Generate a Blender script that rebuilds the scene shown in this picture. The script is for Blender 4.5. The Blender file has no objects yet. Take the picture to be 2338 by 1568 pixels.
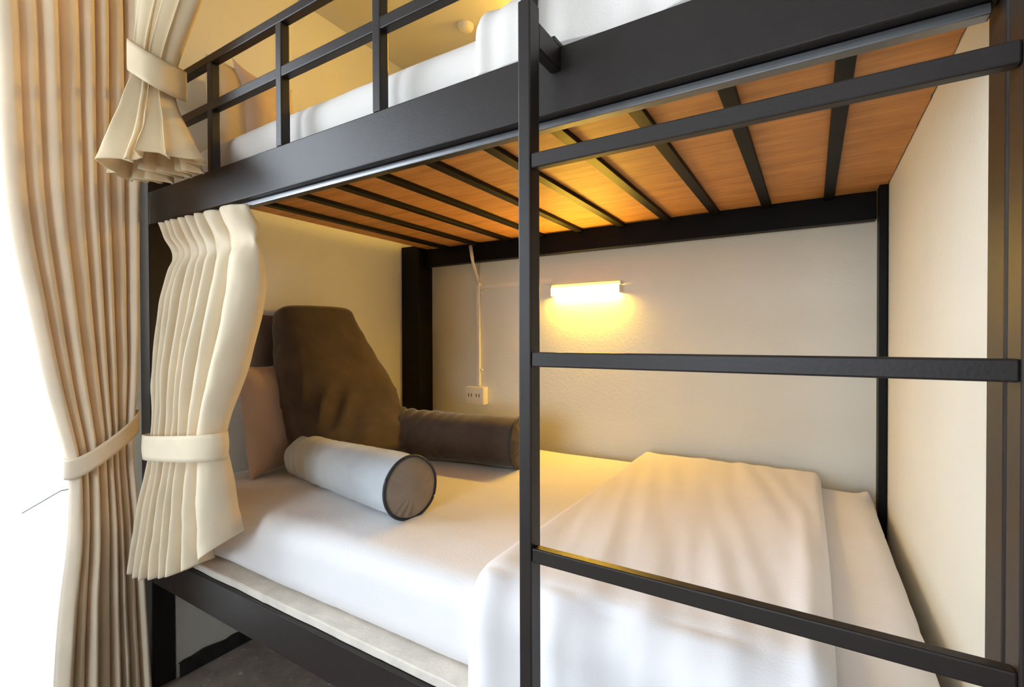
import bpy, bmesh, math, random
from mathutils import Vector, Matrix, noise
PI = math.pi
sc = bpy.context.scene
col = sc.collection

# ------------------------------------------------------------------ materials
def mat(name):
    m = bpy.data.materials.new(name); m.use_nodes = True
    nt = m.node_tree
    return m, nt, nt.nodes['Principled BSDF']

def lnk(nt, a, b): nt.links.new(a, b)

def texco(nt, scale=(1, 1, 1), rot=(0, 0, 0)):
    tc = nt.nodes.new('ShaderNodeTexCoord'); mp = nt.nodes.new('ShaderNodeMapping')
    mp.inputs['Scale'].default_value = scale; mp.inputs['Rotation'].default_value = rot
    lnk(nt, tc.outputs['Object'], mp.inputs['Vector'])
    return mp.outputs['Vector']

def ramp_noise(nt, vec, c1, c2, scale=5, detail=4, lo=.35, hi=.65, rough=.55):
    n = nt.nodes.new('ShaderNodeTexNoise'); n.inputs['Scale'].default_value = scale
    n.inputs['Detail'].default_value = detail; n.inputs['Roughness'].default_value = rough
    r = nt.nodes.new('ShaderNodeValToRGB')
    r.color_ramp.elements[0].position = lo; r.color_ramp.elements[1].position = hi
    r.color_ramp.elements[0].color = (*c1, 1); r.color_ramp.elements[1].color = (*c2, 1)
    lnk(nt, vec, n.inputs['Vector']); lnk(nt, n.outputs['Fac'], r.inputs['Fac'])
    return n.outputs['Fac'], r.outputs['Color']

def bump(nt, b, height, strength, dist=.01):
    bn = nt.nodes.new('ShaderNodeBump'); bn.inputs['Strength'].default_value = strength
    bn.inputs['Distance'].default_value = dist
    lnk(nt, height, bn.inputs['Height']); lnk(nt, bn.outputs['Normal'], b.inputs['Normal'])

def simple(name, c, rough=.6, metal=0, var=.08, scale=8, bstr=0, bscale=60, spec=.5, sheen=0):
    m, nt, b = mat(name)
    v = texco(nt)
    c2 = tuple(min(1, k * (1 + var)) for k in c); c1 = tuple(k * (1 - var) for k in c)
    _, cc = ramp_noise(nt, v, c1, c2, scale)
    lnk(nt, cc, b.inputs['Base Color'])
    b.inputs['Roughness'].default_value = rough; b.inputs['Metallic'].default_value = metal
    b.inputs['Specular IOR Level'].default_value = spec
    if sheen:
        b.inputs['Sheen Weight'].default_value = sheen; b.inputs['Sheen Roughness'].default_value = .4
    if bstr:
        h, _ = ramp_noise(nt, v, c1, c2, bscale, 3)
        bump(nt, b, h, bstr)
    return m

def cloth(name, c, transl=.25, var=.05, weave=900, sheen=.15):
    """woven curtain fabric: diffuse plus some light passing through"""
    m, nt, b = mat(name)
    v = texco(nt)
    _, cc = ramp_noise(nt, v, tuple(k * (1 - var) for k in c), tuple(min(1, k * (1 + var)) for k in c), 6)
    lnk(nt, cc, b.inputs['Base Color'])
    b.inputs['Roughness'].default_value = .85; b.inputs['Specular IOR Level'].default_value = .2
    b.inputs['Sheen Weight'].default_value = sheen
    w = nt.nodes.new('ShaderNodeTexNoise'); w.inputs['Scale'].default_value = weave; lnk(nt, v, w.inputs['Vector'])
    bump(nt, b, w.outputs['Fac'], .12, .002)
    tr = nt.nodes.new('ShaderNodeBsdfTranslucent'); lnk(nt, cc, tr.inputs['Color'])
    mx = nt.nodes.new('ShaderNodeMixShader'); mx.inputs['Fac'].default_value = transl
    lnk(nt, b.outputs['BSDF'], mx.inputs[1]); lnk(nt, tr.outputs['BSDF'], mx.inputs[2])
    lnk(nt, mx.outputs['Shader'], nt.nodes['Material Output'].inputs['Surface'])
    return m

M = {}
M['metal'] = simple('brown_black_paint', (.017, .012, .0105), .42, 0, .12, 14, .03, 220, .33)
M['metal_end'] = simple('black_paint', (.004, .0035, .0035), .5, 0, .1, 14, .05, 220, .14)
M['wall'] = simple('cream_wall_paint', (.715, .70, .62), .8, 0, .025, 3, .10, 90, .3)
M['ceiling'] = simple('cream_ceiling_paint', (.58, .56, .50), .85, 0, .02, 3, .05, 60, .2)
M['white_wall'] = simple('white_outdoor_paint', (.82, .83, .84), .8, 0, .02, 3)
M['sheet'] = simple('white_cotton_sheet', (.80, .785, .79), .8, 0, .015, 5, .10, 260, .2, .1)
M['sheet_warm_lit'] = simple('white_cotton_sheet_warm_lit', (.70, .655, .61), .8, 0, .015, 5, .10, 260, .2, .1)  # the white sheet again, lamp warmth and a dimmer tone put into its colour
M['duvet'] = simple('white_cotton_blanket', (.80, .78, .79), .8, 0, .015, 5, .10, 320, .2, .1)
M['board'] = simple('pale_plywood_edge', (.72, .66, .58), .7, 0, .08, 20, .15, 120, .3)
M['alu'] = simple('aluminium_track', (.17, .173, .18), .3, 1, .05, 40)
M['plastic'] = simple('cream_white_plastic', (.78, .74, .66), .4, 0, .02, 8)
M['dark_slot'] = simple('dark_plastic', (.05, .045, .04), .5)
M['floor'] = None
M['white_frame'] = simple('white_window_frame', (.8, .8, .8), .5)
M['baseboard'] = simple('worn_black_skirting', (.02, .018, .017), .6, 0, .5, 30, .2, 60)
M['curtain_long'] = cloth('tan_curtain_cloth', (.83, .70, .53), .13)
M['curtain_low'] = cloth('cream_curtain_cloth', (.88, .77, .575), .2)
M['curtain_up'] = cloth('beige_curtain_cloth', (.86, .71, .47), .2)
M['velvet'] = simple('grey_brown_velvet', (.074, .056, .047), .8, 0, .18, 10, .10, 420, .2, .45)
M['velvet_daylit'] = simple('grey_brown_velvet_daylit', (.50, .54, .57), .8, 0, .06, 10, .10, 420, .2, .5)  # same velvet as the back, pale blue daylight put into the colour
M['velvet_cap'] = simple('grey_brown_velvet_lit', (.27, .215, .17), .75, 0, .10, 9, .10, 420, .2, .4)  # same velvet once more, lighter tone stands in for light on the cap
M['piping'] = simple('navy_piping', (.02, .025, .035), .6)
M['pillow_mauve'] = simple('mauve_brown_pillowcase', (.56, .43, .35), .85, 0, .05, 8, .08, 420, .15, .2)
M['pillow_dark'] = simple('dark_brown_velvet', (.14, .095, .062), .8, 0, .1, 8, .08, 420, .2, .3)
M['pillow_olive'] = simple('beige_pillowcase', (.55, .45, .32), .85, 0, .05, 8, .06, 420, .15, .2)
M['pillow_pink'] = simple('pinkish_pillowcase', (.60, .46, .36), .85, 0, .05, 8, .06, 420, .15, .2)
M['grey_bar'] = simple('grey_metal', (.30, .30, .31), .6, 0)

def wood():
    m, nt, b = mat('orange_plywood')
    v = texco(nt, (1.2, 26, 26))
    h, cc = ramp_noise(nt, v, (.40, .175, .052), (.60, .29, .095), 2.2, 6, .3, .7, .65)
    v2 = texco(nt, (3, 9, 9))
    _, c2 = ramp_noise(nt, v2, (.62, .55, .5), (1, 1, 1), 3, 3, .30, .55)
    mx = nt.nodes.new('ShaderNodeMix'); mx.data_type = 'RGBA'; mx.blend_type = 'MULTIPLY'
    mx.inputs[0].default_value = .55
    lnk(nt, cc, mx.inputs[6]); lnk(nt, c2, mx.inputs[7]); lnk(nt, mx.outputs[2], b.inputs['Base Color'])
    b.inputs['Roughness'].default_value = .6
    bump(nt, b, h, .12, .003)
    return m
M['ply'] = wood()

def floor_mat():
    m, nt, b = mat('dark_brown_floor')
    v = texco(nt)
    h, cc = ramp_noise(nt, v, (.21, .165, .14), (.36, .29, .25), 9, 8, .35, .62, .7)
    n = nt.nodes.new('ShaderNodeTexNoise'); n.inputs['Scale'].default_value = 42; n.inputs['Detail'].default_value = 2
    r = nt.nodes.new('ShaderNodeValToRGB'); r.color_ramp.elements[0].position = .66; r.color_ramp.elements[1].position = .70
    r.color_ramp.elements[0].color = (0, 0, 0, 1); r.color_ramp.elements[1].color = (1, 1, 1, 1)
    lnk(nt, v, n.inputs['Vector']); lnk(nt, n.outputs['Fac'], r.inputs['Fac'])
    mx = nt.nodes.new('ShaderNodeMix'); mx.data_type = 'RGBA'
    lnk(nt, r.outputs['Color'], mx.inputs[0]); lnk(nt, cc, mx.inputs[6]); mx.inputs[7].default_value = (.50, .45, .42, 1)
    lnk(nt, mx.outputs[2], b.inputs['Base Color']); b.inputs['Roughness'].default_value = .55
    bump(nt, b, h, .1, .004)
    return m
M['floor'] = floor_mat()

def glass():
    m = bpy.data.materials.new('window_glass'); m.use_nodes = True; nt = m.node_tree
    nt.nodes.remove(nt.nodes['Principled BSDF'])
    t = nt.nodes.new('ShaderNodeBsdfTransparent'); g = nt.nodes.new('ShaderNodeBsdfGlossy'); g.inputs['Roughness'].default_value = .02
    f = nt.nodes.new('ShaderNodeFresnel'); f.inputs['IOR'].default_value = 1.25
    mx = nt.nodes.new('ShaderNodeMixShader')
    lnk(nt, f.outputs['Fac'], mx.inputs['Fac']); lnk(nt, t.outputs[0], mx.inputs[1]); lnk(nt, g.outputs[0], mx.inputs[2])
    lnk(nt, mx.outputs[0], nt.nodes['Material Output'].inputs['Surface'])
    return m
M['glass'] = glass()

LAMP = (1.0, .575, .045)
def emit(name, c, s):
    m, nt, b = mat(name)
    b.inputs['Base Color'].default_value = (.8, .75, .6, 1)
    b.inputs['Emission Color'].default_value = (*c, 1); b.inputs['Emission Strength'].default_value = s
    return m
M['tube'] = emit('warm_lamp_diffuser', LAMP, 164.0)
M['tube_up'] = emit('warm_lamp_diffuser_upper', LAMP, 240.0)

# ------------------------------------------------------------------ mesh helpers
def box(bm, a, b):
    x0, y0, z0 = a; x1, y1, z1 = b
    v = [bm.verts.new(p) for p in ((x0,y0,z0),(x1,y0,z0),(x1,y1,z0),(x0,y1,z0),(x0,y0,z1),(x1,y0,z1),(x1,y1,z1),(x0,y1,z1))]
    for f in ((3,2,1,0),(4,5,6,7),(0,1,5,4),(1,2,6,5),(2,3,7,6),(3,0,4,7)):
        bm.faces.new([v[i] for i in f])

def tube(bm, pts, r, n=10, cap=True):
    pts = [Vector(p) for p in pts]; rings = []
    for i, p in enumerate(pts):
        t = (pts[min(i+1, len(pts)-1)] - pts[max(i-1, 0)]).normalized()
        up = Vector((0,0,1)) if abs(t.z) < .9 else Vector((1,0,0))
        s = t.cross(up).normalized(); w = s.cross(t)
        rings.append([bm.verts.new(p + r*(math.cos(2*PI*k/n)*s + math.sin(2*PI*k/n)*w)) for k in range(n)])
    for a, b in zip(rings, rings[1:]):
        for k in range(n): bm.faces.new((a[k], a[(k+1)%n], b[(k+1)%n], b[k]))
    if cap:
        bm.faces.new(rings[0][::-1]); bm.faces.new(rings[-1])

def grid(bm, P, closed_u=False):
    V = [[bm.verts.new(p) for p in row] for row in P]
    for i in range(len(V)-1):
        n = len(V[i])
        for j in range(n if closed_u else n-1):
            bm.faces.new((V[i][j], V[i][(j+1)%n], V[i+1][(j+1)%n], V[i+1][j]))
    return V

def finish(name, bm, m, parent=None, smooth=False, bevel=0, solid=0, solid_off=0):
    bmesh.ops.recalc_face_normals(bm, faces=bm.faces)
    off = parent.location if parent is not None else None
    p = parent
    while p is not None and p.parent is not None:
        p = p.parent; off = off + p.location
    if off is not None:
        for v in bm.verts: v.co -= off
    me = bpy.data.meshes.new(name); bm.to_mesh(me); bm.free()
    o = bpy.data.objects.new(name, me); col.objects.link(o)
    me.materials.append(m)
    if smooth:
        for f in me.polygons: f.use_smooth = True
    if bevel:
        b = o.modifiers.new('Bevel', 'BEVEL'); b.width = bevel; b.segments = 2; b.limit_method = 'ANGLE'
    if solid:
        s = o.modifiers.new('Solid', 'SOLIDIFY'); s.thickness = solid; s.offset = solid_off
    if parent is not None: o.parent = parent
    return o

def thing(name, label, cat, loc=(0,0,0), group=None):
    o = bpy.data.objects.new(name, None); col.objects.link(o); o.location = loc; o.empty_display_size = .05
    return tag(o, label, cat, group)

def tag(o, label, cat, group=None):
    o['label'] = label; o['category'] = cat
    if group: o['group'] = group
    return o

def struct(name, bm, m, label=None, **k):
    o = finish(name, bm, m, **k); o['kind'] = 'structure'
    if label: o['label'] = label
    return o

def bx(a, b):
    bm = bmesh.new(); box(bm, a, b); return bm

def rbox(bm, lo, hi, r, n, disp=None):
    """box with rounded edges; disp(p, normal) -> offset vector"""
    c = (Vector(lo)+Vector(hi))/2; h = (Vector(hi)-Vector(lo))/2
    def par(N, hh):
        # parameter lines crowded towards the rounded edge
        e = [-1 + (r/hh)*(1-math.cos(k/5*PI/2)) for k in range(5)]
        inner = [-1 + r/hh + (2-2*r/hh)*k/N for k in range(N+1)]
        return e + inner + [-x for x in e[::-1]]
    L = [par(n[i], h[i]) for i in range(3)]
    cache = {}
    def V(q):
        key = tuple(round(x, 6) for x in q)
        if key in cache: return cache[key]
        p = Vector((q[0]*h.x, q[1]*h.y, q[2]*h.z))
        inn = Vector([max(-(h[i]-r), min(h[i]-r, p[i])) for i in range(3)])
        d = p-inn
        d = d.normalized() if d.length > 1e-9 else Vector((0,0,1))
        w = inn + d*r + c
        if disp: w = w + disp(w, d)
        cache[key] = bm.verts.new(w); return cache[key]
    for ax in range(3):
        a, b = [(1,2),(2,0),(0,1)][ax]
        for s in (-1, 1):
            for i in range(len(L[a])-1):
                for j in range(len(L[b])-1):
                    q = []
                    for (ii, jj) in ((i,j),(i+1,j),(i+1,j+1),(i,j+1)):
                        t = [0,0,0]; t[ax] = s; t[a] = L[a][ii]; t[b] = L[b][jj]; q.append(V(t))
                    if len(set(q)) == 4:
                        bm.faces.new(q if s > 0 else q[::-1])

def sm(t): t = max(0, min(1, t)); return t*t*(3-2*t)

def nz(p, s, seed=0):
    return noise.noise(Vector((p[0]*s+seed*7.1, p[1]*s-seed*3.3, (p[2] if len(p) > 2 else 0)*s+seed*1.7)))

# ------------------------------------------------------------------ the room
CEIL = 2.43
XL, XN, XR, YB = -1.86, -1.735, .186, 1.86     # window wall, nook wall, right wall, back wall
YF = -4.00
struct('floor', bx((-2.0, YF-.12, -.10), (2.42, 1.98, 0)), M['floor'])
struct('ceiling', bx((-2.0, YF-.12, CEIL), (2.42, 1.98, CEIL+.10)), M['ceiling'])
struct('wall_back', bx((-2.0, YB, 0), (2.42, 1.98, CEIL)), M['wall'])
struct('wall_right', bx((XR, .60, 0), (.32, YB, CEIL)), M['wall'])
bm = bmesh.new()
box(bm, (-1.98, .745, 0), (XN, YB, CEIL))               # nook end of the left wall
box(bm, (-1.98, .60, 0), (XL, .745, CEIL))              # jamb beside the window
box(bm, (-1.98, YF, 0), (XL, -1.60, CEIL))
box(bm, (-1.98, -1.60, 2.28), (XL, .60, CEIL))          # lintel
struct('wall_left', bm, M['wall'])
M['brown_wall'] = simple('brown_wall_paint', (.12, .10, .09), .8)
bm = bmesh.new()
box(bm, (-2.0, YF-.12, 0), (-1.60, YF, CEIL)); box(bm, (.40, YF-.12, 0), (2.42, YF, CEIL))
box(bm, (-1.60, YF-.12, 0), (.40, YF, .50)); box(bm, (-1.60, YF-.12, 2.25), (.40, YF, CEIL))
struct('wall_front', bm, M['brown_wall'])
bm = bmesh.new()
for x0 in (-1.60, -.625, .35): box(bm, (x0, YF-.09, .50), (x0+.05, YF-.04, 2.25))
for z0 in (.50, 2.20): box(bm, (-1.55, YF-.09, z0), (.35, YF-.04, z0+.05))
fill_win = struct('fill_window', bm, M['white_frame'], bevel=.003)  # added window, unseen behind the camera, to bring in more front daylight
finish('window_pane', bx((-1.55, YF-.068, .55), (.35, YF-.062, 2.20)), M['glass'], fill_win)
struct('wall_far_right', bx((2.30, YF, 0), (2.42, YB, CEIL)), M['brown_wall'])
# skirting on the nook wall
bm = bmesh.new()
N = 60; P = []
for k in range(N+1):
    y = .75 + (YB-.75)*k/N; h = .050 + .010*nz((y, 0), 14) + .006*nz((y, 3), 45)
    P.append([(XN+.009, y, 0), (XN+.009, y, h), (XN, y, h)])
grid(bm, P)
struct('baseboard_left', bm, M['baseboard'])
# full-height window in the left wall
bm = bmesh.new()
for y0, y1 in ((-1.60, -1.55), (.55, .60), (-.52, -.48)):
    box(bm, (-1.95, y0, 0.0), (-1.90, y1, 2.28))
box(bm, (-1.95, -1.60, 2.23), (-1.90, .60, 2.28)); box(bm, (-1.95, -1.60, 0), (-1.90, .60, .012))
win = struct('window_1', bm, M['white_frame'], bevel=.003)
finish('window_pane', bx((-1.928, -1.55, .012), (-1.922, .55, 2.23)), M['glass'], win)
# balcony beyond it
struct('balcony_floor', bx((-2.46, -3.4, -.10), (-2.0, 1.4, -.002)), M['white_wall'])
struct('balcony_wall', bx((-2.52, -3.4, -.10), (-2.40, 1.4, .95)), M['white_wall'])
# small window stay seen against the light
st = thing('window_stay', 'thin grey slanting stay bar on the bright window', 'window stay', (-1.945, .48, .59))
bm = bmesh.new(); tube(bm, [(-1.945, .4387, .588), (-1.945, .5245, .6306)], .0026, 8); finish('stay_bar', bm, M['grey_bar'], st)
bm = bmesh.new(); box(bm, (-1.948, .5245, .6285), (-1.942, .550, .6330)); finish('pivot', bm, M['grey_bar'], st)
# ceiling fitting peeking over the upper mattress
cf = thing('ceiling_fitting', 'small round cream fitting on the ceiling above the upper mattress', 'ceiling fitting', (-1.265, 1.67, CEIL))
bm = bmesh.new(); P = []
for r, z in ((.036, 0), (.036, -.008), (.032, -.016), (.022, -.024), (.008, -.027), (.0005, -.027)):
    P.append([(-1.265+r*math.cos(a*PI/12), 1.67+r*math.sin(a*PI/12), CEIL+z) for a in range(24)])
grid(bm, P, True); finish('dome', bm, M['ceiling'], cf, smooth=True)

# ------------------------------------------------------------------ bunk bed frame
bed = thing('bunk_bed', 'dark brown metal bunk bed frame with plywood platforms and guard rail', 'bunk bed', (-.77, 1.25, 0))
def part(name, a, b, m='metal', bev=.0025, parent=bed):
    return finish(name, bx(a, b), M[m], parent, bevel=bev)
ZT, ZB = 1.542, 1.442
part('bed_post', (-1.80, .68, 0), (-1.735, .742, 2.02), 'metal')
part('bed_post', (-1.733, 1.758, 0), (-1.62, 1.858, ZT), 'metal_end')
part('bed_post', (.164, 1.742, 0), (.184, 1.80, ZT), 'metal_end')
part('bed_post', (.166, .682, 0), (.184, .74, ZT), 'metal')
part('upper_side_rail', (-1.7345, .68, ZB), (.1655, .722, ZT))
part('upper_back_rail', (-1.619, 1.80, 1.443), (.1635, 1.842, 1.527), 'metal_end')
part('lower_side_rail', (-1.7345, .68, .338), (.1655, .722, .435))
part('lower_back_rail', (-1.619, 1.80, .338), (.1635, 1.842, .435))
for xs in (-1.488, -1.315, -1.142, -.978, -.805, -.632, -.461, -.297, -.140, .030):
    part('slat', (xs, .724, 1.5145), (xs+.027, 1.799, 1.527), 'metal_end', .001)
# slat ledges behind the rails
part('slat_ledge', (-1.60, .7225, 1.500), (.163, .735, 1.514), 'metal_end', .001)
# upper plywood with a slightly ragged right edge
bm = bmesh.new()
N = 90; top = []; bot = []
rows = [-1.603 + (.150+1.603)*k/6 for k in range(7)]
P = []
for k in range(N+1):
    y = .735 + (1.80-.735)*k/N
    e = .184 + .0025*nz((y, 1), 30)-.003*abs(nz((y, 4), 70))
    P.append([(x, y, 1.5275) for x in rows]+[(e, y, 1.5275), (e, y, 1.541)]+[(x, y, 1.541) for x in rows[::-1]])
grid(bm, P, True)
bm.faces.ensure_lookup_table()
bb = finish('platform_board', bm, M['ply'], bed); bb['label'] = 'orange plywood underside of the upper bunk'
# lower plywood base
bm = bmesh.new(); N = 80; P = []
for k in range(N+1):
    x = -1.60 + (.163+1.60)*k/N; e = .691 + .0022*nz((x, 0), 9) + .0015*nz((x, 2), 40)
    P.append([(x, e, .4365), (x, e, .4525), (x, e+.003, .4545), (x, 1.75, .4545), (x, 1.75, .4365)])
grid(bm, P, True)
bb = finish('base_board', bm, M['board'], bed); bb['label'] = 'pale plywood base under the lower mattress'
# guard rail
for z0, z1 in ((1.829, 1.852), (1.702, 1.7265)):
    part('guard_bar', (-1.7345, .681, z0), (-.4045, .7025, z1))
for x0 in (-1.383, -1.073, -.748):
    part('guard_post', (x0, .680, ZT), (x0+.022, .7035, 1.8285))
part('guard_end_post', (-.404, .680, ZT), (-.382, .7035, 1.9))
# rail that carries the lower curtain
tr = finish('curtain_track', bx((-1.70, .697, 1.4285), (.160, .716, 1.4415)), M['alu'], bed, bevel=.002)
tr['label'] = 'bright aluminium curtain track under the rail'

# ------------------------------------------------------------------ ladder
lad = thing('bunk_ladder', 'dark metal ladder hooked to the bunk front at the foot end', 'ladder', (-.09, .597, 0))
def lpart(name, a, b): return finish(name, bx(a, b), M['metal'], lad, bevel=.002)
lpart('stile', (-.3505, .583, 0), (-.3310, .611, 1.560))
lpart('stile', (.1530, .583, 0), (.1630, .620, 1.560))
for z in (1.3255, 1.0505, .7775, .505, .235):
    lpart('rung', (-.3308, .5845, z), (.1528, .600, z+.0205))
for x in (-.349, .1535):
    hk = lpart('hook', (x, .6112, 1.503), (x+.0175 if x < 0 else x+.009, .6795, 1.5405))
    bm = bmesh.new(); box(bm, (x, .6600, 1.5405), (x+.0175 if x < 0 else x+.009, .700, 1.5470)); 
    finish('hook_lip', bm, M['metal'], hk)

# ------------------------------------------------------------------ mattresses and blankets
def mattress(name, label, x0, x1, y0, y1, z0, z1, seed, crown, m='sheet'):
    def disp(p, n):
        w = .0035*nz(p, 3, seed) + .0015*nz((p.x*1.0, p.y*2.2, p.z), 9, seed)
        d = n*w
        if n.z > .3:                                     # a soft crown, and drag lines in the fitted sheet
            d.z += crown*(1-abs(2*(p.y-y0)/(y1-y0)-1)**3)*(1-.6*abs(2*(p.x-x0)/(x1-x0)-1)**4)
            g = math.sin((p.x*.9+p.y*2.0)*26+4*nz(p, 2, seed))
            d.z += .0012*g*max(0, nz(p, 2.2, seed+4))
        if n.y < -.5:
            d.y += .0018*math.sin(p.x*38+p.z*60+6*nz(p, 4, seed))*max(0, nz(p, 2.5, seed+2))
        if n.z > .2: d.z += .030*math.exp(-(((p.x-(x1-.012))/.022)**2+((p.y-(y1-.02))/.030)**2))   # sheet corner sticking up
        return d
    bm = bmesh.new(); rbox(bm, (x0, y0, z0), (x1, y1, z1), .052, (110, 70, 10), disp)
    o = finish(name, bm, M[m], smooth=True)
    return tag(o, label, 'mattress')
mattress('mattress', 'thick mattress in white fitted sheet on the lower bunk', -1.728, .160, .714, 1.795, .455, .628, 1, .010)
mattress('mattress', 'mattress in white fitted sheet on the upper bunk behind the guard rail', -1.60, .160, .735, 1.84, 1.543, 1.668, 5, .006, 'sheet_warm_lit')

def runner(name, label, x0, x1, zt, zfloor, yfront, yback, r, seed, thick, m='duvet'):
    """folded blanket laid across the mattress from the back edge, over the front edge and down"""
    path = []
    n1 = 70
    for k in range(n1+1): path.append((yback+(yfront+r-yback)*k/n1, zt, 0.0, 1.0))
    for k in range(1, 13):
        a = k/12*PI/2; path.append((yfront+r-r*math.sin(a), zt-r+r*math.cos(a), -math.sin(a), math.cos(a)))
    n2 = 26
    for k in range(1, n2+1): path.append((yfront, zt-r+(zfloor-zt+r)*k/n2, -1.0, 0.0))
    nu = 90; outer = []; inner = []
    for i, (y, z, ny, nzv) in enumerate(path):
        t = i/len(path); ro = []; ri = []
        for j in range(nu+1):
            u = j/nu
            wob = .006*nz((y*2, z*2), 1, seed)
            x = x0+wob + (x1-x0)*u
            e = min(u, 1-u)*(x1-x0)
            h = thick*math.sqrt(max(0, 1-(1-min(1, e/.022))**2))
            wr = .008*max(0, nz((x*9+y*2.0, y*1.6), 1, seed)) + .0055*nz((x*22+y*5, y*2.0), 1, seed+3)
            wr += .010*math.exp(-((x-(x1-.060+.03*math.sin(y*2)))/.020)**2)*sm((1.6-y)/.5)   # a raised fold near the right edge
            if ny < -.4:
                wr += .006*math.sin(x*30+z*8+3*nz((x*3, z*3), 1, seed))*sm((e)/.05) + .010*max(0, nz((x*5, z*4), 1, seed+8))
            edge = sm(e/.03)
            hh = h + wr*edge + .0012
            dropz = 0
            ro.append((x, y+ny*hh, z+nzv*hh)); ri.append((x, y+ny*.0004, z+nzv*.0004))
        outer.append(ro); inner.append(ri)
    bm = bmesh.new()
    P = [o+i[::-1] for o, i in zip(outer, inner)]
    V = grid(bm, P, True)
    bm.faces.new(V[0]); bm.faces.new(V[-1][::-1])
    return tag(finish(name, bm, M[m], smooth=True), label, 'blanket')
runner('folded_blanket', 'white blanket folded across the foot of the lower bunk, draping over its front', -.532, .028, .645, .30, .712, 1.785, .055, 3, .022)
runner('folded_blanket', 'white blanket folded across the upper bunk beside the guard rail end', -.522, .060, 1.680, 1.560, .733, 1.82, .050, 9, .024, 'sheet_warm_lit')

# ------------------------------------------------------------------ cushions
def cushion(w, h, t, seed, n=44, pinch=.06, wr=.004, ear=.0, slump=0.0):
    """pillow in local coords: width x, height z, thickness y; both faces share the seam"""
    bm = bmesh.new(); F = {}; 
    for side in (1, -1):
        V = []
        for i in range(n+1):
            row = []
            for j in range(n+1):
                u = -1+2*j/n; v = -1+2*i/n
                u2 = math.copysign(1-(1-abs(u))**1.35, u); v2 = math.copysign(1-(1-abs(v))**1.35, v)
                px = 1-pinch*(1-v2*v2); pz = 1-pinch*(1-u2*u2)
                x = u2*px*w/2; z = v2*pz*h/2
                if ear: 
                    q = abs(u2*v2)**6; x *= 1+ear*q; z *= 1+ear*q
                th = (max(0, 1-u2**4))**.55*(max(0, 1-v2**4))**.55
                s = slump*(1-(v2+1)/2)
                y = side*t/2*th*(1+s)
                y += th*(wr*nz((x, z), 9, seed+side) + wr*.7*nz((x*2.2+z, z*.7), 14, seed+2*side))
                edge = i in (0, n) or j in (0, n)
                if edge:
                    key = (i, j)
                    if key not in F: F[key] = bm.verts.new((x, 0, z))
                    row.append(F[key])
                else: row.append(bm.verts.new((x, y, z)))
            V.append(row)
        for i in range(n):
            for j in range(n):
                q = (V[i][j], V[i][j+1], V[i+1][j+1], V[i+1][j])
                bm.faces.new(q if side < 0 else q[::-1])
    return bm

def place(bm, M4):
    bmesh.ops.transform(bm, matrix=M4, verts=bm.verts)
    return bm

def frame(o, right, up):
    """matrix whose local x = right, z = up (orthogonalised), y = normal"""
    r = Vector(right).normalized(); u = Vector(up); u = (u-r*u.dot(r)).normalized(); nn = u.cross(r)
    return Matrix(((r.x, nn.x, u.x, o[0]), (r.y, nn.y, u.y, o[1]), (r.z, nn.z, u.z, o[2]), (0, 0, 0, 1)))

# lower bunk
bm = place(cushion(.21, .545, .06, 21, pinch=.03, wr=.003), frame((-1.698, 1.065, .915), (.02, 1, 0), (-.01, 0, 1)))
tag(finish('cushion', bm, M['pillow_dark'], smooth=True), 'dark brown cushion upright against the wall behind the mauve pillow', 'cushion')
bm = place(cushion(.225, .375, .12, 23, pinch=.07, wr=.007, ear=.03), frame((-1.592, .992, .822), (-.16, 1, .02), (-.12, -.13, 1)))
tag(finish('pillow', bm, M['pillow_mauve'], smooth=True), 'mauve brown pillow standing between the curtain and the backrest pillow', 'pillow')

br = thing('backrest_pillow', 'grey brown velvet backrest pillow with two bolster arms on the lower bunk', 'backrest pillow', (-1.40, 1.20, .635))
def sweep_rows(rows, n=40):
    """rows: list of (centre, half width vector, half thickness vector, exponent)"""
    P = []
    for c, a, b, e in rows:
        c = Vector(c); a = Vector(a); b = Vector(b); ring = []
        for k in range(n):
            t = 2*PI*k/n; ct, s_ = math.cos(t), math.sin(t)
            ring.append(c + a*math.copysign(abs(ct)**e, ct) + b*math.copysign(abs(s_)**e, s_))
        P.append(ring)
    return P
def lerp(a, b, t): return a+(b-a)*t
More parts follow.
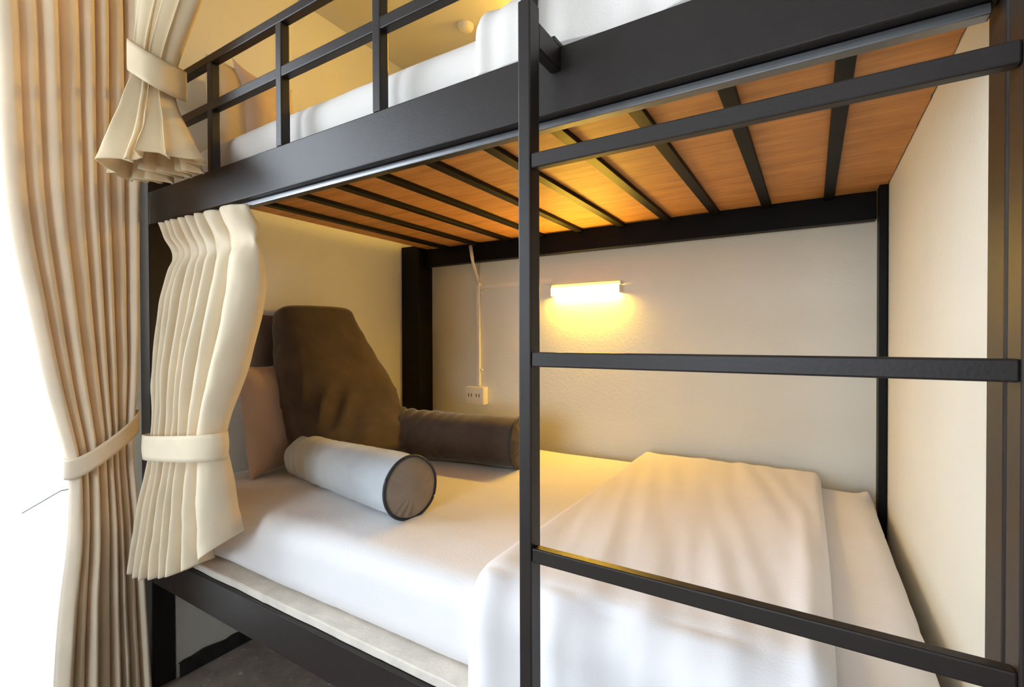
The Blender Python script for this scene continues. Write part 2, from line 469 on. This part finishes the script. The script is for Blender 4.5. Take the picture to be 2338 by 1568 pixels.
# back: a slab leaning on the wall, wide at its foot
rows = []
NB = 90
for k in range(NB+1):
    t = k/NB
    z = .640 + .565*t
    cx = lerp(-1.375, -1.610, t**.8); cy = lerp(1.212, 1.165, sm(t))
    hw = .205+.012*math.sin(PI*min(1, t/.5)) if t < .4 else lerp(.2165, .143, sm((t-.4)/.6)*.6+.4*(t-.4)/.6)
    ht = lerp(.125, .058, t) 
    e = .62
    endf = min(1, min(t/.05, (1-t)/.05)); endf = .35 + .65*math.sqrt(max(0, 1-(1-endf)**2))
    rows.append(((cx, cy, z), (.10*hw, hw*(.6+.4*endf), 0), (ht*endf, -.02*ht, .35*ht*endf), e))
P = sweep_rows(rows, 130)
for i, ring in enumerate(P):
    t = i/NB; c = sum((Vector(p) for p in ring), Vector())/len(ring)
    for k, p in enumerate(ring):
        d = (p-c).normalized()
        th = math.atan2(p.z-.72, p.y-.965); rr = math.hypot(p.z-.72, p.y-.965)
        th2 = math.atan2(p.z-.68, 1.47-p.y); rr2 = math.hypot(p.z-.68, 1.47-p.y)
        c1 = (1-2*abs(math.sin(th*9.5+2.2*nz(p, 5, 2))))*math.exp(-((rr-.19)/.085)**2)*(.45+.55*sm(.6+1.3*nz(p, 5, 5)))
        c2 = (1-2*abs(math.sin(th2*8+1.8*nz(p, 5, 3))))*math.exp(-((rr2-.13)/.07)**2)
        front = sm((d.x+.1)/.5)
        a = (.0135*c1+.011*c2)*front + .004*nz(p, 8, 31) + .0035*nz((p.x*2, p.y+p.z*1.2, p.z*2-p.y), 10, 33)
        a += .009*math.exp(-((t-.14)/.05)**2)*front*sm((1.28-p.y)/.15)          # the roll of cloth over the front arm
        ring[k] = p + d*a
bm = bmesh.new(); V = grid(bm, P, True); bm.faces.new(V[0][::-1]); bm.faces.new(V[-1])
finish('back', bm, M['velvet'], br, smooth=True)
def bolster(name, A, B, r0, r1, m, seed, gather, parent):
    A = Vector(A); B = Vector(B); ax = (B-A).normalized(); s = ax.cross(Vector((0,0,1))).normalized(); w = s.cross(ax)
    P = []; n = 72; K = 60
    for k in range(K+1):
        t = k/K; r = lerp(r0, r1, sm(t*1.3))
        if k == 0: r *= .55
        if k == 1: r *= .85
        ring = []
        for j in range(n):
            th = 2*PI*j/n
            d = math.cos(th)*s + math.sin(th)*w
            p = A+(B-A)*t+d*r
            g = gather*math.exp(-t/.22)*math.sin(t*75+2.0*math.sin(th*2+seed)+5*nz(p, 5, seed))
            p = p + d*(.0060*g + .0035*nz(p, 9, seed) + .0015*nz(p, 24, seed))
            ring.append(p)
        P.append(ring)
    bm = bmesh.new(); V = grid(bm, P, True); bm.faces.new(V[0][::-1])
    arm = finish(name, bm, m, parent, smooth=True)
    # end cap: puckered disc, slightly domed
    C = []
    rim = [V_.copy() for V_ in P[-1]]
    c = sum(rim, Vector())/n
    for f in (1.0, .97, .9, .78, .62, .45, .28, .12):
        ring = []
        for j, p in enumerate(rim):
            dome = .016*(1-f**2)
            pk = .0042*max(0, .35+nz((math.cos(2*PI*j/n), math.sin(2*PI*j/n)), .9, seed+1))*math.sin(j/n*2*PI*15+5*nz((math.cos(2*PI*j/n), math.sin(2*PI*j/n)), 1.5, seed))*sm((f-.35)/.4)*(1 if f < .95 else 0)
            ring.append(c+(p-c)*f+ax*(dome+pk))
        C.append(ring)
    bm = bmesh.new(); V = grid(bm, C, True); bm.faces.new(V[-1])
    return arm, bm, rim
arm, bm, rim = bolster('arm', (-1.462, 1.012, .700), (-.868, .909, .7115), .068, .0775, M['velvet_daylit'], 5, .7, br)
arm['label'] = 'front arm in grey brown velvet, daylight painted into its colour'
cap = finish('end_cap', bm, M['velvet_cap'], arm, smooth=True); cap['label'] = 'round velvet end cap, light painted into its tone'
bm = bmesh.new(); rc = sum(rim, Vector())/len(rim); rim = [rc+(q-rc)*1.02 for q in rim]; tube(bm, rim+[rim[0], rim[1]], .0042, 8, False); finish('piping', bm, M['piping'], arm, smooth=True)
arm, bm, rim = bolster('arm', (-1.45, 1.38, .724), (-.862, 1.446, .726), .092, .0885, M['velvet'], 8, 1.5, br)
finish('end_cap', bm, M['velvet'], arm, smooth=True)
bm = bmesh.new(); rc = sum(rim, Vector())/len(rim); rim = [rc+(q-rc)*1.02 for q in rim]; tube(bm, rim+[rim[0], rim[1]], .0042, 8, False); finish('piping', bm, M['piping'], arm, smooth=True)

# upper bunk pillows against the end wall
bm = place(cushion(.16, .34, .10, 41, pinch=.05), frame((-1.62, .880, 1.825), (-.05, 1, 0), (-.10, 0, 1)))
tag(finish('pillow', bm, M['pillow_olive'], smooth=True), 'beige pillow on the upper bunk behind the first guard post', 'pillow')
bm = place(cushion(.20, .315, .11, 43, pinch=.10, ear=.16), frame((-1.585, .978, 1.822), (-.10, 1, 0), (-.12, -.03, 1)))
tag(finish('pillow', bm, M['pillow_pink'], smooth=True), 'pinkish pillow with a pointed corner on the upper bunk', 'pillow')

# ------------------------------------------------------------------ curtains
def ipol(rows, t):
    """smooth interpolation of a list of (t, values...)"""
    ts = [r[0] for r in rows]
    if t <= ts[0]: return rows[0][1:]
    if t >= ts[-1]: return rows[-1][1:]
    for i in range(len(rows)-1):
        if ts[i] <= t <= ts[i+1]:
            h = ts[i+1]-ts[i]; s = (t-ts[i])/h; out = []
            for k in range(1, len(rows[0])):
                p1, p2 = rows[i][k], rows[i+1][k]
                m1 = ((rows[i+1][k]-rows[i-1][k])/(ts[i+1]-ts[i-1]) if i > 0 else (p2-p1)/h)*h
                m2 = ((rows[i+2][k]-rows[i][k])/(ts[i+2]-ts[i]) if i+2 < len(rows) else (p2-p1)/h)*h
                out.append((2*s**3-3*s**2+1)*p1+(s**3-2*s*s+s)*m1+(-2*s**3+3*s*s)*p2+(s**3-s*s)*m2)
            return out

def drape(rows, widths, seed, nv=110, per=12, sharp=.62, toward=(0, -1, 0), lean=0.0, hem=0.0):
    """rows: (t, Lx,Ly,Lz, Rx,Ry,Rz, depth). widths: relative widths of the folds, left to right.
    Each fold is a rounded ridge towards `toward`, with a narrow valley between folds."""
    rnd = random.Random(seed)
    W = sum(widths); cum = [0]
    for w in widths: cum.append(cum[-1]+w/W)
    amps = [.7+.6*rnd.random() for _ in widths]; ph = [rnd.uniform(-1, 1) for _ in widths]
    tw = Vector(toward); P = []
    for i in range(nv+1):
        t = i/nv
        lx, ly, lz, rx, ry, rz, dep = ipol(rows, t)
        L = Vector((lx, ly, lz)); R = Vector((rx, ry, rz)); row = []
        for f in range(len(widths)):
            for k in range(per if f < len(widths)-1 else per+1):
                s = k/per
                u = cum[f]+(cum[f+1]-cum[f])*s
                a0 = (amps[max(0, f-1)]+amps[f])/2*.0
                ridge = math.sin(PI*s)**sharp if 0 < s < 1 else 0
                d = dep*amps[f]*(ridge-.5)*min(1.4, (widths[f]/(W/len(widths)))**.35)
                sway = .12*(R-L).length/len(widths)*ph[f]*math.sin(PI*s)*math.sin(3*t+ph[f]*4)
                p = L.lerp(R, u) + tw*d + (R-L).normalized()*(sway + lean*dep*(ridge-.5))
                p += tw*(.006*nz((u*6, t*5), 1, seed)+.0025*nz((u*20, t*16), 1, seed+3))
                p.z -= hem*(4*u*(1-u))**.7*t**5
                row.append(p)
        P.append(row)
    return P

def band(Lp, Rp, depth, height, slope_dir=None, n=40, c_off=(0, 0, 0), thick=.003, sag=.0):
    """a flat strip of cloth wrapped round the gathered curtain"""
    L = Vector(Lp); R = Vector(Rp); c = (L+R)/2+Vector(c_off); a = (R-L)/2
    hz = Vector((a.x, a.y, 0)).normalized(); b = Vector((0,0,1)).cross(hz)
    if b.dot(Vector((0,-1,0))) < 0 and abs(b.y) > abs(b.x): b = -b
    P = []
    for i in range(7):
        v = i/6-.5; ring = []
        for k in range(n):
            t = 2*PI*k/n; ct, s_ = math.cos(t), math.sin(t)
            p = c + a*math.copysign(abs(ct)**.8, ct)*(1+.015*math.cos(2*PI*v)) + b*depth*math.copysign(abs(s_)**.8, s_)
            p = p + Vector((0, 0, -height*v - sag*max(0, s_)))
            p += b*(.0015*nz((k*.35, i*.3), 1, 2))
            ring.append(p)
        P.append(ring)
    bm = bmesh.new(); grid(bm, P, True)
    return bm

# long tan curtain at the window
lc = thing('window_curtain', 'long tan window curtain tied back beside the bed, reaching the floor', 'curtain', (-1.73, .55, 0))
rows = [(0.00, -1.73,.330,2.38, -1.73,.662,2.38, .060),
        (0.20, -1.73,.350,1.94, -1.73,.661,1.94, .058),
        (0.33, -1.73,.359,1.61, -1.73,.657,1.62, .056),
        (0.42, -1.73,.373,1.395, -1.73,.655,1.42, .055),
        (0.51, -1.73,.406,1.176, -1.73,.650,1.20, .054),
        (0.59, -1.73,.440,.97, -1.73,.645,1.00, .050),
        (0.665, -1.73,.482,.765, -1.73,.634,.83, .042),
        (0.70, -1.73,.489,.695, -1.73,.632,.745, .042),
        (0.77, -1.73,.484,.52, -1.73,.645,.545, .050),
        (0.86, -1.73,.466,.33, -1.73,.658,.335, .058),
        (1.00, -1.73,.447,.012, -1.73,.674,.012, .064)]
P = drape(rows, [1.15, .85, 1.0, 1.05, .8, .75, .85, .95], 7, 130, 18, .42, (1, 0, 0))
bm = bmesh.new(); grid(bm, P)
finish('cloth', bm, M['curtain_long'], lc, smooth=True, solid=.0016)
# slanting tie-back: low at the left, high at the right where it meets the wall
P = []
for i in range(7):
    v = i/6-.5; ring = []
    for k in range(44):
        t = 2*PI*k/44; ct, s_ = math.cos(t), math.sin(t)
        y = .562+.084*math.copysign(abs(ct)**.8, ct); x = -1.735+.048*math.copysign(abs(s_)**.8, s_)
        zc = .735+.115*((y-.478)/.168)**1.25
        ring.append((x, y, zc-.056*v))
    P.append(ring)
bm = bmesh.new(); grid(bm, P, True)
finish('tieback', bm, M['curtain_long'], lc, smooth=True, solid=.003)
bm = bmesh.new(); tube(bm, [(-1.86, .665, .90), (-1.80, .662, .90), (-1.775, .655, .895), (-1.765, .648, .875)], .004, 8)
hk = finish('tieback_hook', bm, M['plastic'], lc, smooth=True); hk['label'] = 'small white hook holding the tieback'

# lower bunk curtain, gathered header under the track
pc = thing('bunk_curtain', 'cream pleated curtain of the lower bunk tied beside the bed post', 'bunk curtain', (-1.45, .66, .43))
rows = [(0.00, -1.668,.678,1.438, -1.214,.684,1.432, .016),
        (0.045, -1.636,.676,1.406, -1.200,.686,1.402, .026),
        (0.085, -1.607,.672,1.378, -1.182,.690,1.372, .028),
        (0.125, -1.560,.667,1.330, -1.164,.682,1.335, .006),
        (0.16, -1.560,.660,1.285, -1.146,.672,1.300, .030),
        (0.26, -1.574,.650,1.190, -1.130,.660,1.205, .046),
        (0.44, -1.592,.640,.996, -1.185,.642,1.020, .050),
        (0.60, -1.588,.632,.835, -1.248,.630,.862, .040),
        (0.68, -1.600,.630,.755, -1.236,.630,.792, .040),
        (0.80, -1.640,.620,.620, -1.222,.632,.705, .050),
        (1.00, -1.650,.603,.440, -1.212,.640,.610, .062)]
P = drape(rows, [.5, .55, .5, .6, .6, .7, 1.0, 1.7], 11, 150, 16, .6, (0, -1, 0), .25, .055)
bm = bmesh.new(); grid(bm, P)
finish('cloth', bm, M['curtain_low'], pc, smooth=True, solid=.0016)
bm = band((-1.604, .626, .790), (-1.228, .630, .828), .046, .066)
finish('tieback', bm, M['curtain_low'], pc, smooth=True, solid=.003)

# upper bunk curtain
uc = thing('bunk_curtain', 'beige curtain of the upper bunk tied in front of the guard rail', 'bunk curtain', (-1.45, .58, 1.53))
rows = [(0.00, -1.575,.605,2.38, -1.110,.630,2.38, .060),
        (0.30, -1.545,.600,2.03, -1.230,.622,2.00, .066),
        (0.48, -1.506,.590,1.872, -1.402,.612,1.790, .062),
        (0.60, -1.502,.585,1.785, -1.408,.612,1.705, .066),
        (0.80, -1.540,.580,1.650, -1.315,.606,1.595, .098),
        (1.00, -1.585,.574,1.520, -1.238,.600,1.520, .136)]
def bundle(rows, front, nback, seed, nv=110, per=14, ragged=.006):
    """closed bundle: broad folds towards the room, tight pleats at the back, hollow hem"""
    rnd = random.Random(seed); W = sum(front); cum = [0]
    for w in front: cum.append(cum[-1]+w/W)
    am = [.75+.5*rnd.random() for _ in front]; bam = [.6+.8*rnd.random() for _ in range(nback)]
    hem = [rnd.uniform(-1, 1) for _ in range(len(front)+nback)]
    P = []
    for i in range(nv+1):
        t = i/nv
        lx, ly, lz, rx, ry, rz, D = ipol(rows, t)
        L = Vector((lx, ly, lz)); R = Vector((rx, ry, rz)); row = []
        ax = (R-L).normalized(); tw = Vector((ax.y, -ax.x, 0)).normalized()
        tw = tw if tw.y < 0 else -tw
        for f in range(len(front)):
            for k in range(per):
                q = k/per; u = cum[f]+(cum[f+1]-cum[f])*q
                env = math.sin(PI*u)**.45 if 0 < u < 1 else 0
                d = D*(.50*env + .30*am[f]*(math.sin(PI*q)**.7 if q > 0 else 0)*min(1.2, front[f]/(W/len(front))))
                p = L.lerp(R, u)+tw*d + ax*(.10*D*math.sin(2*PI*q))
                p += tw*(.006*nz((u*5, t*4), 1, seed)+.003*nz((u*17, t*9), 1, seed+3)); p.z += ragged*hem[f]*t**6
                row.append(p)
        for f in range(nback):
            for k in range(8):
                q = k/8; u = 1-(f+q)/nback
                env = math.sin(PI*u)**.6 if 0 < u < 1 else 0
                d = D*(-.45*env + .62*bam[f]*(1-abs(2*q-1))*env)
                p = L.lerp(R, u)+tw*d; p.z += ragged*hem[len(front)+f]*t**6 - .004*t**6
                row.append(p)
        P.append(row)
    return P
P = bundle(rows, [.55, 1.9, .5, 1.1, .7], 9, 17)
bm = bmesh.new(); grid(bm, P, True)
finish('cloth', bm, M['curtain_up'], uc, smooth=True, solid=.0018)
bm = band((-1.516, .582, 1.832), (-1.396, .608, 1.752), .056, .078)
finish('tieback', bm, M['curtain_up'], uc, smooth=True, solid=.003)
bm = bmesh.new(); box(bm, (-1.72, .608, 2.385), (.15, .626, 2.43))
tag(finish('ceiling_track', bm, M['alu'], bevel=.002), 'aluminium curtain track on the ceiling above the upper bunk', 'curtain track')

# ------------------------------------------------------------------ wall lamps, conduit, socket
def wall_lamp(name, label, x0, x1, z, tube_mat):
    t = thing(name, label, 'wall lamp', ((x0+x1)/2, YB, z))
    finish('lamp_body', bx((x0-.006, YB-.030, z+.004), (x1+.006, YB-.0005, z+.020)), M['plastic'], t, bevel=.003)
    bm = bmesh.new(); P = []
    for x in (x0, x1):
        P.append([(x, YB-.020+.016*math.cos(a), z-.012+.016*math.sin(a)) for a in [k*2*PI/20 for k in range(20)]])
    V = grid(bm, P, True); bm.faces.new(V[0][::-1]); bm.faces.new(V[1])
    finish('lamp_tube', bm, tube_mat, t, smooth=True)
    for x in (x0-.006, x1):
        finish('lamp_end', bx((x, YB-.037, z-.030), (x+.006, YB-.0005, z+.0035)), M['plastic'], t, bevel=.002)
wall_lamp('wall_lamp', 'lit warm tube lamp on the back wall of the lower bunk', -.935, -.640, 1.298, M['tube'])
wall_lamp('wall_lamp', 'lit warm tube lamp on the back wall above the upper mattress', -.935, -.640, 2.33, M['tube_up'])
cd = thing('cable_conduit', 'cream cable conduit running down the back wall to the socket', 'conduit', (-1.33, YB, 1.3))
finish('vertical_trunk', bx((-1.341, YB-.014, .868), (-1.323, YB-.0005, 1.352)), M['plastic'], cd, bevel=.002)
finish('horizontal_trunk', bx((-1.3228, YB-.011, 1.322), (-.9425, YB-.0005, 1.338)), M['plastic'], cd, bevel=.002)
bm = bmesh.new(); tube(bm, [(-1.332, 1.852, 1.345), (-1.334, 1.846, 1.37), (-1.322, 1.80, 1.425), (-1.320, 1.789, 1.455), (-1.328, 1.786, 1.515)], .0085, 10)
finish('cable', bm, M['plastic'], cd, smooth=True)
for z in (1.30, .94):
    finish('clip', bx((-1.322, YB-.010, z), (-1.312, YB-.0005, z+.008)), M['plastic'], cd)
so = thing('wall_socket', 'cream surface socket at the end of the conduit above the back arm', 'socket', (-1.34, YB, .82))
finish('socket_box', bx((-1.392, YB-.034, .783), (-1.283, YB-.0005, .866)), M['plastic'], so, bevel=.004)
fp = finish('face_plate', bx((-1.388, YB-.037, .787), (-1.287, YB-.0342, .862)), M['plastic'], so, bevel=.001)
for x in (-1.362, -1.318):
    for dx in (-.008, .008):
        finish('pin_slot', bx((x+dx-.002, YB-.0378, .818), (x+dx+.002, YB-.0371, .834)), M['dark_slot'], fp)

# ------------------------------------------------------------------ light, camera
w = bpy.data.worlds.new('World'); sc.world = w; w.use_nodes = True
bg = w.node_tree.nodes['Background']; bg.inputs['Color'].default_value = (.80, .90, 1.0, 1); bg.inputs['Strength'].default_value = 10.6
def area(name, loc, rot, sx, sy, power, c, portal=False):
    l = bpy.data.lights.new(name, 'AREA'); l.shape = 'RECTANGLE'; l.size = sx; l.size_y = sy; l.energy = power; l.color = c
    if portal: l.cycles.is_portal = True
    o = bpy.data.objects.new(name, l); col.objects.link(o); o.location = loc; o.rotation_euler = rot
    return o
area('window_portal', (-1.97, -.50, 1.14), (0, -PI/2, 0), 2.28, 2.2, 1, (1, 1, 1), True)

area('fill_window_portal', (-.60, YF-.13, 1.375), (PI/2, 0, 0), 2.0, 1.75, 1, (1, 1, 1), True)  # portal of the added front window

cam = bpy.data.cameras.new('camera'); cam.sensor_width = 36; cam.lens = 1105.12542*36/2338
cam.clip_start = .02
co = bpy.data.objects.new('camera', cam); col.objects.link(co)
yaw, pitch, roll = .554647149, -.010295, -.0030136
F = Vector((-math.sin(yaw)*math.cos(pitch), math.cos(yaw)*math.cos(pitch), math.sin(pitch)))
R = Vector((math.cos(yaw), math.sin(yaw), 0)); U = R.cross(F)
R2 = R*math.cos(roll)+U*math.sin(roll); U2 = U*math.cos(roll)-R*math.sin(roll)
co.matrix_world = Matrix(((R2.x, U2.x, -F.x, 0), (R2.y, U2.y, -F.y, 0), (R2.z, U2.z, -F.z, 1.09), (0, 0, 0, 1)))
sc.camera = co
vs = sc.view_settings; sc.display_settings.display_device = 'sRGB'
vs.view_transform = 'Standard'; vs.look = 'None'; vs.gamma = 1; vs.exposure = .2; vs.use_curve_mapping = False
sc.cycles.use_denoising = True
sc.cycles.max_bounces = 14; sc.cycles.diffuse_bounces = 8; sc.cycles.transparent_max_bounces = 16
sc.cycles.sample_clamp_indirect = 8
